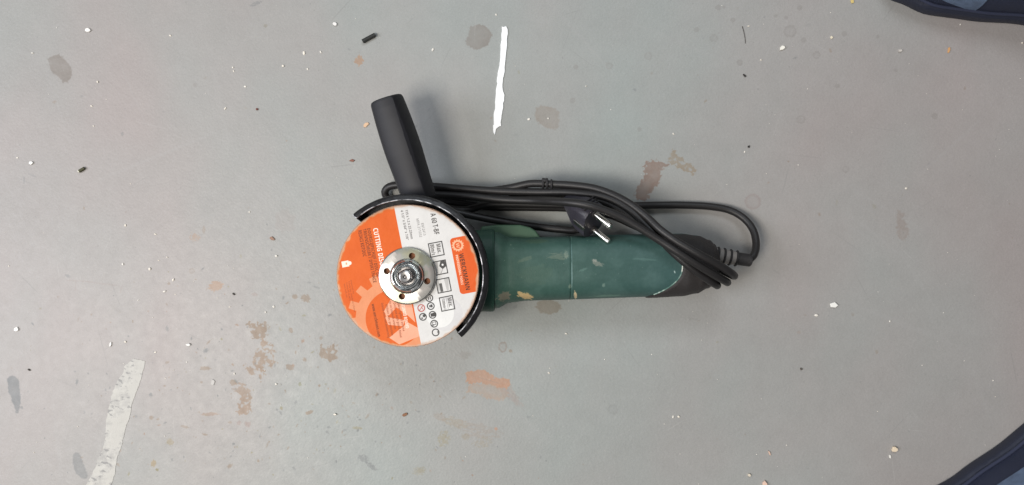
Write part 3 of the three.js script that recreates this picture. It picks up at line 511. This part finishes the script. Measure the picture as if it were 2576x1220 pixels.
// ---------------------------------------------------------------- cord, strain relief, plug
{
  const R = 0.0033, strands = [];
  const path = (list, seg = 200) => strands.push(tube(list.map((q) => P(...q)), R, seg, 14));
  // from the strain relief round the free loop and back along the body
  path([[1862, 652, 0.030], [1886, 651, 0.028], [1897, 640, 0.026], [1902, 612, 0.020], [1894, 578, 0.014], [1872, 550, 0.009], [1838, 530, 0.006], [1790, 520, 0.005], [1720, 516, 0.005], [1650, 516, 0.006], [1590, 517, 0.010], [1500, 517, 0.012], [1400, 516, 0.012], [1300, 514, 0.012], [1230, 515, 0.012], [1165, 528, 0.012], [1110, 520, 0.011], [1040, 505, 0.010], [1000, 505, 0.009]]);
  // hump strand
  path([[1080, 476, 0.014], [1150, 478, 0.018], [1225, 480, 0.022], [1285, 472, 0.026], [1335, 462, 0.030], [1385, 463, 0.033], [1440, 466, 0.037], [1496, 474, 0.042], [1544, 491, 0.048], [1583, 512, 0.054], [1628, 547, 0.060], [1660, 577, 0.0655], [1702, 607, 0.0690], [1755, 638, 0.0700], [1807, 666, 0.0660], [1838, 686, 0.0600], [1847, 694, 0.0500], [1832, 688, 0.0380], [1795, 668, 0.0300]]);
  // upper strand, under the handle, back round at the left
  path([[985, 512, 0.006], [973, 497, 0.006], [968, 483, 0.008], [975, 472, 0.010], [992, 466, 0.012], [1020, 466, 0.014], [1093, 469, 0.019], [1171, 475, 0.024], [1263, 481, 0.028], [1354, 483, 0.032], [1431, 484, 0.038], [1477, 488, 0.043], [1510, 493, 0.046], [1553, 509, 0.050], [1590, 533, 0.055], [1622, 565, 0.0585], [1655, 596, 0.0610], [1690, 632, 0.0625], [1730, 667, 0.0625], [1764, 692, 0.0600], [1796, 713, 0.0550], [1804, 718, 0.0450], [1790, 710, 0.0340]]);
  // middle strand, across the plug and over the tail
  path([[1010, 492, 0.010], [1062, 488, 0.016], [1120, 490, 0.021], [1184, 494, 0.026], [1263, 502, 0.031], [1340, 505, 0.040], [1395, 507, 0.058], [1440, 510, 0.069], [1477, 516, 0.0725], [1523, 530, 0.0715], [1568, 549, 0.0700], [1614, 576, 0.0690], [1660, 605, 0.0685], [1706, 635, 0.0695], [1752, 664, 0.0680], [1800, 693, 0.0630], [1824, 707, 0.0560], [1829, 710, 0.0450], [1812, 700, 0.0340]]);
  // lower strand to the plug, and the strands that lie beneath the bundle
  path([[1100, 520, 0.014], [1171, 539, 0.014], [1263, 557, 0.013], [1354, 571, 0.014], [1410, 577, 0.017], [1446, 579, 0.024], [1466, 570, 0.031]]);
  path([[1010, 478, 0.006], [1100, 480, 0.0045], [1250, 492, 0.0045], [1400, 497, 0.0050], [1500, 508, 0.008], [1570, 535, 0.016], [1620, 570, 0.022]]);
  path([[1010, 500, 0.006], [1100, 505, 0.0045], [1220, 520, 0.005], [1330, 522, 0.006], [1440, 525, 0.007], [1530, 540, 0.012], [1590, 565, 0.020], [1640, 590, 0.026]]);
  path([[1280, 486, 0.006], [1400, 486, 0.008], [1480, 497, 0.014], [1540, 520, 0.024], [1600, 556, 0.036], [1640, 585, 0.046]]);
  const cord = mesh('power_cord', mergeGeometries(strands), rubber, grinder);
  cord.userData.label = 'black rubber power cord looped beside and over the grinder';
  // the knob of a wire tie on the uppermost strand
  const ties = [];
  for (const [x, y, h] of [[1366, 461, 0.0325], [1376, 461, 0.033], [1387, 464, 0.0335]]) { const t = new THREE.TorusGeometry(R + 0.0004, 0.0010, 10, 28); t.rotateY(Math.PI / 2).translate(...P(x, y, h).toArray()); ties.push(t); }
  const k = new THREE.SphereGeometry(0.0021, 14, 10); k.scale(1.5, 1, 1).translate(...P(1371, 454, 0.035).toArray()); ties.push(k);
  mesh('cord_tie', mergeGeometries(ties.map((g) => g.toNonIndexed())), blackPlastic, grinder);

  // ribbed sleeve where the cord enters the grinder
  const s0 = P(1788, 640, 0.030), s1 = P(1892, 656, 0.028), sd = s1.clone().sub(s0), q = new THREE.Quaternion().setFromUnitVectors(new THREE.Vector3(0, 1, 0), sd.clone().normalize());
  const turn = (g, t) => g.applyQuaternion(q).translate(...s0.clone().addScaledVector(sd, t).toArray());
  const sleeve = mesh('strain_relief', mergeGeometries([turn(lathe([[0, -0.004], [0.0070, -0.004], [0.0066, 0.004], [0.0058, 0.022], [0.0050, 0.0225], [0, 0.0225]], 40), 0.02)]), std(0x8a8581, 0.5), grinder);
  sleeve.userData.label = 'ribbed grey sleeve where the cord leaves the grinder';
  for (let k2 = 0; k2 < 4; k2++) { const g = new THREE.TorusGeometry(0.0068 - k2 * 0.0002, 0.0010, 10, 44); g.rotateX(Math.PI / 2); g.rotateZ(0.12); mesh('rib', turn(g, 0.16 + k2 * 0.152), blackPlastic, sleeve); }
  mesh('sleeve_end', turn(lathe([[0.0030, -0.0062], [0.0052, -0.0066], [0.0056, -0.004], [0.0054, 0.0055], [0.0046, 0.0064], [0.0032, 0.0064]], 40), 0.80), blackPlastic, sleeve);
}
{
  // two-pin plug, tilted up, its face towards lower right
  const f = new THREE.Vector3(0.64, 0.50, 0.56).normalize(), s = new THREE.Vector3(0, -0.0145, 0.0123).normalize();
  s.addScaledVector(f, -s.dot(f)).normalize();
  const w = new THREE.Vector3().crossVectors(f, s).normalize();                 // face normal f, pins spread along s
  const O = P(1494, 557, 0.053), M = new THREE.Matrix4().makeBasis(s, w, f).setPosition(O);
  const ring = (hs, hw, z, n = 3.2) => Array.from({ length: 48 }, (_, j) => { const a = j / 48 * Math.PI * 2, c = Math.cos(a), k = Math.sin(a); return new THREE.Vector3(hs * Math.sign(c) * Math.abs(c) ** (2 / n), hw * Math.sign(k) * Math.abs(k) ** (2 / n), z); });
  const bodyG = loftRings([ring(0.0045, 0.0045, -0.034), ring(0.0060, 0.0058, -0.030), ring(0.0095, 0.0085, -0.0225), ring(0.0125, 0.0105, -0.0175), ring(0.0150, 0.0116, -0.0120), ring(0.0158, 0.0120, -0.0015), ring(0.0152, 0.0115, 0)], { capStart: true, capEnd: true });
  const plug = mesh('power_plug', toCreasedNormals(bodyG, 0.5).applyMatrix4(M), std(0x3a3840, 0.33, { bumpMap: scaled(grainFine, 4), bumpScale: 0.0001 }), grinder);
  plug.userData.label = 'dark grey two-pin mains plug between the cord and the motor housing';
  const chrome = new THREE.MeshPhysicalMaterial({ color: 0xe9e4da, metalness: 1, roughness: 0.2 });
  for (const k of [-1, 1]) {
    const pin = lathe([[0.0024, -0.001], [0.0024, 0.0175], [0.0021, 0.0188], [0.0012, 0.0193], [0, 0.0193]], 24, 0.5).rotateX(Math.PI / 2).translate(k * 0.0095, 0, 0).applyMatrix4(M);
    mesh('pin', pin, chrome, plug);
    mesh('pin_root', lathe([[0.0024, -0.0005], [0.0034, -0.0005], [0.0033, 0.0012], [0.0024, 0.0016]], 24).rotateX(Math.PI / 2).translate(k * 0.0095, 0, 0).applyMatrix4(M), blackPlastic, plug);
    mesh('earth_clip', new RoundedBoxGeometry(0.005, 0.0016, 0.012, 3, 0.0006).translate(0, k * 0.0122, -0.0055).applyMatrix4(M), new THREE.MeshPhysicalMaterial({ color: 0x9a9690, metalness: 1, roughness: 0.35 }), plug);
    for (let n = 0; n < 3; n++) mesh('grip_ridge', new RoundedBoxGeometry(0.0014, 0.017, 0.0012, 3, 0.0005).translate(k * 0.0155, 0, -0.0045 - n * 0.003).applyMatrix4(M), blackPlastic, plug);
  }
}

// ---------------------------------------------------------------- the two shoes at the right-hand corners
const navy = std(0x232a42, 0.75, { bumpMap: scaled(grainFine, 14), bumpScale: 0.0004, sheen: 0.3 });
const soleMat = std(0x222636, 0.62, { bumpMap: scaled(grainSoft, 8), bumpScale: 0.0003 });
const paleBlue = std(0xffffff, 0.8, { map: pixelTexture(128, 128, (i, j) => { const k = (i % 4 < 2 || j % 4 < 2 ? 1 : 0.84) * (1 + 0.25 * fbm(i * 0.04, j * 0.04, 3, 3)); return [104 * k, 122 * k, 150 * k]; }), bumpMap: scaled(grainFine, 6), bumpScale: 0.0004 });
const laceMat = std(0x2c3146, 0.85);
function shoe(name, label, x, z, turn, panels) {
  const g = new THREE.Group(); g.name = numbered(name); scene.add(g);
  g.position.set(x, 0, z); g.rotation.y = turn; g.userData = { label, category: 'shoe', group: 'shoes at the right-hand corners' };
  // local: x forward to the toe (0 heel to 0.30), z to the side; half widths inside and outside
  const tab = [[0, 0.012, 0.012], [0.012, 0.029, 0.028], [0.05, 0.036, 0.034], [0.10, 0.0385, 0.034], [0.15, 0.042, 0.038], [0.20, 0.046, 0.045], [0.235, 0.047, 0.046], [0.265, 0.041, 0.040], [0.288, 0.027, 0.026], [0.298, 0.010, 0.010]];
  const side = (q) => along(tab, q);
  const sole = new THREE.Shape(), n = 60;
  for (let i = 0; i <= n; i++) { const q = i / n * 0.298, v = side(q); i ? sole.lineTo(q, v[1] * 1.06) : sole.moveTo(q, v[1] * 1.06); }
  for (let i = n; i >= 0; i--) { const q = i / n * 0.298, v = side(q); sole.lineTo(q, -v[2] * 1.06); }
  const sg = new THREE.ExtrudeGeometry(sole, { depth: 0.010, bevelEnabled: true, bevelSize: 0.003, bevelThickness: 0.003, bevelSegments: 3 });
  sg.rotateX(-Math.PI / 2).translate(0, 0.003, 0);
  mesh('sole', toCreasedNormals(sg, 0.6), soleMat, g);
  const top = (q) => (q < 0.09 ? 0.098 : lerp(0.098, 0.048, smooth(0.09, 0.235, q)) * (1 - 0.45 * smooth(0.25, 0.298, q)));
  const arch = (q, grow, a0, a1, c = 32) => { const v = side(q), hgt = top(q) - 0.015, ring = []; for (let j = 0; j <= c; j++) { const a = lerp(a0, a1, j / c), cs = Math.cos(a), sn = Math.sin(a), hw = (cs > 0 ? v[1] : v[2]) * 1.035 + grow; ring.push(new THREE.Vector3(q, 0.015 + (hgt + grow) * Math.abs(sn) ** 0.8, -hw * Math.sign(cs) * Math.abs(cs) ** 0.75)); } return ring; };
  // upper, with an opening for the ankle at the back
  const rings = span(0.002, 0.297, 60).map((q) => { const open = q < 0.10 ? 0.9 : lerp(0.9, Math.PI / 2, smooth(0.10, 0.125, q)); return arch(q, 0, 0, open, 16); });
  const rings2 = span(0.002, 0.297, 60).map((q) => { const open = q < 0.10 ? Math.PI - 0.9 : lerp(Math.PI - 0.9, Math.PI / 2, smooth(0.10, 0.125, q)); return arch(q, 0, open, Math.PI, 16); });
  for (const k of [0.001, Math.PI - 0.001]) mesh('piping', tube(span(0.012, 0.288, 40).map((q) => { const p = arch(q, 0.0012, k, k + 0.0001, 1)[0]; p.y = 0.0195; return p; }), 0.0016, 80, 8), laceMat, g);
  mesh('upper', mergeGeometries([loftRings(rings, { closed: false }), loftRings(rings2, { closed: false })]), navy, g);
  for (const [b0, b1, q0, q1] of panels) for (const far of [false, true]) {
    const a0 = far ? Math.PI - b1 : b0, a1 = far ? Math.PI - b0 : b1;
    const pr = span(q0, q1, 14).map((q, i) => arch(q, 0.0012, lerp(a0, lerp(a0, a1, 0.35), i / 14), lerp(a1, lerp(a0, a1, 0.9), i / 14), 10));
    mesh('side_panel', loftRings(pr, { closed: false }), paleBlue, g);
  }
  mesh('toe_cap', loftRings(span(0.255, 0.2975, 14).map((q) => arch(q, 0.0014, 0, Math.PI)), { closed: false }), soleMat, g);
  for (let k = 0; k < 5; k++) { const q = 0.130 + k * 0.018; mesh('lace', tube(arch(q, 0.003, 1.05, Math.PI - 1.05, 8), 0.0022, 24, 8), laceMat, g); }
  const collarPts = []; for (let i = 0; i <= 24; i++) { const q = lerp(0.004, 0.108, i / 24); collarPts.push(arch(q, 0.001, 0.9, 0.9001, 1)[0]); } for (let i = 24; i >= 0; i--) { const q = lerp(0.004, 0.108, i / 24); collarPts.push(arch(q, 0.001, Math.PI - 0.9, Math.PI - 0.8999, 1)[0]); }
  mesh('collar', tube(collarPts, 0.005, 90, 10), navy, g);
  mesh('insole', new THREE.BoxGeometry(0.20, 0.004, 0.05).translate(0.11, 0.030, 0), laceMat, g);
  return g;
}
// each stands with its toe turned outwards, out of the frame
shoe('shoe', 'dark navy shoe with pale blue panels cut off by the top right corner', 0.6137, -0.2165, Math.PI - 0.17, [[0.02, 0.95, 0.105, 0.168], [0.02, 0.8, 0.03, 0.06], [0.02, 0.95, 0.203, 0.238]]);
shoe('shoe', 'dark navy shoe with pale blue panels cut off by the bottom right corner', 0.5436, 0.1427, Math.PI + 0.698, [[0.30, 0.95, 0.112, 0.150], [0.3, 0.8, 0.03, 0.06], [0.3, 0.95, 0.203, 0.238]]);

// ---------------------------------------------------------------- crumbs and chips on the floor
function chipGeometry(seed, lx, lz, ly, n = 7) {
  const r = rng(seed), s = new THREE.Shape();
  for (let i = 0; i < n; i++) { const a = i / n * Math.PI * 2 + r() * 0.4, k = 0.72 + r() * 0.4; const px = Math.cos(a) * lx / 2 * k, py = Math.sin(a) * lz / 2 * k; i ? s.lineTo(px, py) : s.moveTo(px, py); }
  const g = new THREE.ExtrudeGeometry(s, { depth: ly * 0.5, bevelEnabled: true, bevelSize: Math.min(lx, lz) * 0.08, bevelThickness: ly * 0.25, bevelSegments: 1 });
  return g.rotateX(-Math.PI / 2).translate(0, ly * 0.25 + 0.0001, 0);
}
const M2 = EYE / FOCAL;
function chip(name, label, category, x, y, lx, lz, turn, color, o = {}) {
  const g = o.rod ? (() => { const q = new THREE.CylinderGeometry(lz * M2 / 2, lz * M2 / 2 * 0.95, lx * M2, 14, 1, o.hollow ?? false); return q.rotateZ(Math.PI / 2).translate(0, lz * M2 / 2, 0); })() : chipGeometry(Math.round(x * 7 + y), lx * M2 * 0.92, lz * M2 * 0.92, (o.thick ?? 3) * M2, o.n ?? 7);
  const m = mesh(name, g, std(color, o.rough ?? 0.7, { side: THREE.DoubleSide }));
  m.position.copy(P(x, y)); m.rotation.y = -turn;
  return tag(m, label, category, o.group ? { group: o.group } : {});
}
chip('rubber_stub', 'short black rod lying alone above the side handle', 'rod', 929, 97, 36, 11, -0.5, 0x2a2b29, { rod: true });
{ const t = chip('cable_offcut', 'tiny olive green offcut with a pale end at the left of the floor', 'offcut', 208, 427, 15, 8, -0.55, 0x4c4a34, { rod: true }); mesh('pale_end', new THREE.CylinderGeometry(3.6 * M2, 3.6 * M2, 3 * M2, 12).rotateZ(Math.PI / 2).translate(-8.5 * M2, 4 * M2, 0), std(0xe0dccb, 0.6), t); }
chip('rust_chip', 'small reddish brown flat chip left of the side handle', 'chip', 886, 404, 16, 8, 0.08, 0x8a5b4c, { n: 4 });
chip('wood_shaving', 'pale tan wood shaving just left of the handle tip', 'shaving', 921, 314, 19, 10, -0.7, 0xdcb896, { n: 6 });
chip('brown_chip', 'brown oval chip on the floor below the bottom of the disc', 'chip', 1018, 1043, 16, 8, -0.45, 0x8a6248);
chip('brown_curl', 'curled brown crumb on the floor left of the disc', 'crumb', 685, 600, 17, 8, 0.5, 0x9a7a68);
chip('white_flake', 'wedge-shaped white flake right of the tail, largest flake there', 'flake', 2096, 767, 25, 15, 0.1, 0xf2efe8, { thick: 5, n: 5 });
chip('white_flake', 'bent white flake in the upper right part of the floor', 'flake', 1967, 121, 16, 11, -0.6, 0xf4efe4, { thick: 5, n: 6 });
chip('white_flake', 'round white flake at the left edge beside the disc height', 'flake', 43, 828, 12, 11, 0, 0xf6f3ee, { thick: 4 });
chip('white_flake', 'white flake near the upper left of the floor above the grey blot', 'flake', 222, 76, 14, 10, 0.3, 0xf4f1ec, { thick: 4 });
chip('white_flake', 'white flake directly left of the tiny olive offcut', 'flake', 80, 410, 10, 9, 0, 0xf4f1ec, { thick: 4 });
chip('white_flake', 'small two-lobed white flake above the black rod', 'flake', 843, 61, 11, 9, 0.8, 0xe9e6e2, { thick: 4 });
chip('translucent_flake', 'cloudy pale flake among the brown worn patches', 'flake', 536, 962, 9, 16, 0.2, 0xc4c0bb, { thick: 2 });
chip('white_sliver', 'upright white sliver above the worn painted stripe', 'sliver', 279, 866, 5, 13, 0.2, 0xf0ede8);
chip('white_chip', 'white chip with a dark edge right of the worn stripe', 'chip', 475, 867, 12, 7, 0.1, 0xefece6, { thick: 5 });
chip('cream_pellet', 'round cream pellet near the bottom right shoe', 'pellet', 2248, 1129, 14, 14, 0, 0xe6d3b8, { thick: 8, n: 10 });
chip('white_sliver', 'white sliver just below the round cream pellet', 'sliver', 2238, 1148, 4, 11, -0.1, 0xf3efe6);
chip('peach_crumb', 'peach crumb cut off by the bottom edge of the photo', 'crumb', 1922, 1216, 13, 15, 0, 0xe4c4b0, { thick: 7, n: 9 });
chip('cream_crumb', 'small cream crumb left of the peach crumb at the bottom', 'crumb', 1884, 1194, 9, 8, 0.5, 0xddd0bc, { thick: 5 });
chip('pink_sliver', 'thin pinkish sliver above the peach crumb', 'sliver', 1935, 1139, 4, 14, -0.3, 0xd9b8a4);
chip('tan_splinter', 'tan wood splinter below the top right shoe', 'splinter', 2386, 126, 6, 20, 0.2, 0xd2a06c);
chip('two_tone_grit', 'grey and white grit left of the tan splinter', 'grit', 2263, 128, 10, 7, -0.3, 0xc9c2ba, { thick: 5 });
chip('yellow_splinter', 'yellowish splinter at the top edge of the photo', 'splinter', 2143, 3, 7, 14, -0.3, 0xd8c07a);
chip('cream_flake', 'small cream flake right of the bent white flake', 'flake', 2091, 95, 7, 9, 0.3, 0xe8dcc4);
chip('black_speck', 'small black sliver below the hair in the upper right', 'speck', 1872, 190, 12, 4, 0.8, 0x2e2826);
chip('black_bead', 'tiny black bead above the free cord loop', 'speck', 1883, 369, 6, 6, 0, 0x25201e, { n: 9 });
chip('dark_grain', 'dark grain between the brown patches left of the disc', 'grain', 588, 739, 9, 4, 0.7, 0x3a332d);
chip('dark_grain', 'dark grain at the far left above the long grey stain', 'grain', 74, 930, 8, 4, 0.7, 0x3a332d);
chip('red_grain', 'tiny dark red grain in the upper left quarter', 'grain', 647, 275, 6, 6, 0, 0x6e3a30);
chip('dark_grain', 'grey-brown grain on the bare floor right of the grinder bottom', 'grain', 2015, 928, 8, 5, 0.7, 0x57504a);
{ const h = mesh('hair', tube([P(1867, 66, 0.0004), P(1871, 80, 0.0006), P(1874, 95, 0.0006), P(1875, 109, 0.0004)], 0.00025, 30, 6), std(0x4a4340, 0.6)); tag(h, 'short dark curved hair in the upper right part of the floor', 'hair'); }
{
  // white dust and plaster specks, beyond counting
  const r = rng(2024), spots = [];
  for (const [x, y, d] of [[83, 134, 6], [712, 166, 6], [586, 170, 5], [588, 179, 4], [774, 174, 5], [765, 134, 7], [807, 131, 6], [246, 206, 8], [231, 267, 6], [377, 677, 7], [414, 733, 7], [436, 704, 6], [309, 664, 6], [391, 589, 6], [316, 567, 6], [628, 533, 6], [695, 644, 6], [348, 755, 5], [400, 655, 5], [421, 647, 5], [843, 1042, 8], [1089, 125, 6], [1474, 217, 5], [1424, 839, 6], [1383, 926, 5], [1521, 904, 5], [1381, 938, 6], [2238, 808, 6], [2053, 793, 8], [2571, 108, 7], [2279, 474, 8], [1707, 1048, 6], [1693, 1048, 6], [2415, 62, 5], [1248, 37, 5], [44, 397, 5], [429, 90, 6], [590, 940, 6], [617, 218, 5], [566, 274, 6], [236, 317, 5], [1873, 382, 5], [1694, 337, 6], [1914, 151, 5], [568, 272, 5], [316, 860, 6], [391, 886, 5], [437, 931, 4], [689, 771, 6], [668, 785, 6], [695, 966, 6], [2498, 957, 5], [1883, 66, 6], [1379, 298, 6], [1330, 300, 5]]) spots.push([x, y, d * (0.8 + r() * 0.4)]);
  for (let n = 0; n < 150; n++) spots.push([r() * 2576, r() * 1220, 1.5 + r() * r() * 3]);
  const g = new THREE.IcosahedronGeometry(0.5, 0), im = new THREE.InstancedMesh(g, std(0xf2efe9, 0.6), spots.length), m4 = new THREE.Matrix4(), q = new THREE.Quaternion(), e = new THREE.Euler(), col = new THREE.Color();
  spots.forEach(([x, y, d], i) => { const v = P(x, y), k = d * M2; e.set(r() * 0.6, r() * 6.3, r() * 0.6); q.setFromEuler(e); m4.compose(new THREE.Vector3(v.x, k * 0.2, v.z), q, new THREE.Vector3(k * (0.8 + r() * 0.7), k * 0.5, k * (0.6 + r() * 0.4))); im.setMatrixAt(i, m4); const t = r(); im.setColorAt(i, col.setRGB(0.95, 0.93 - t * 0.04, 0.9 - t * 0.1)); });
  im.name = 'plaster_dust'; im.castShadow = im.receiveShadow = true; im.userData = { kind: 'stuff', label: 'tiny white plaster specks scattered over the grey floor' };
  scene.add(im);
}
renderer.render(scene, camera);
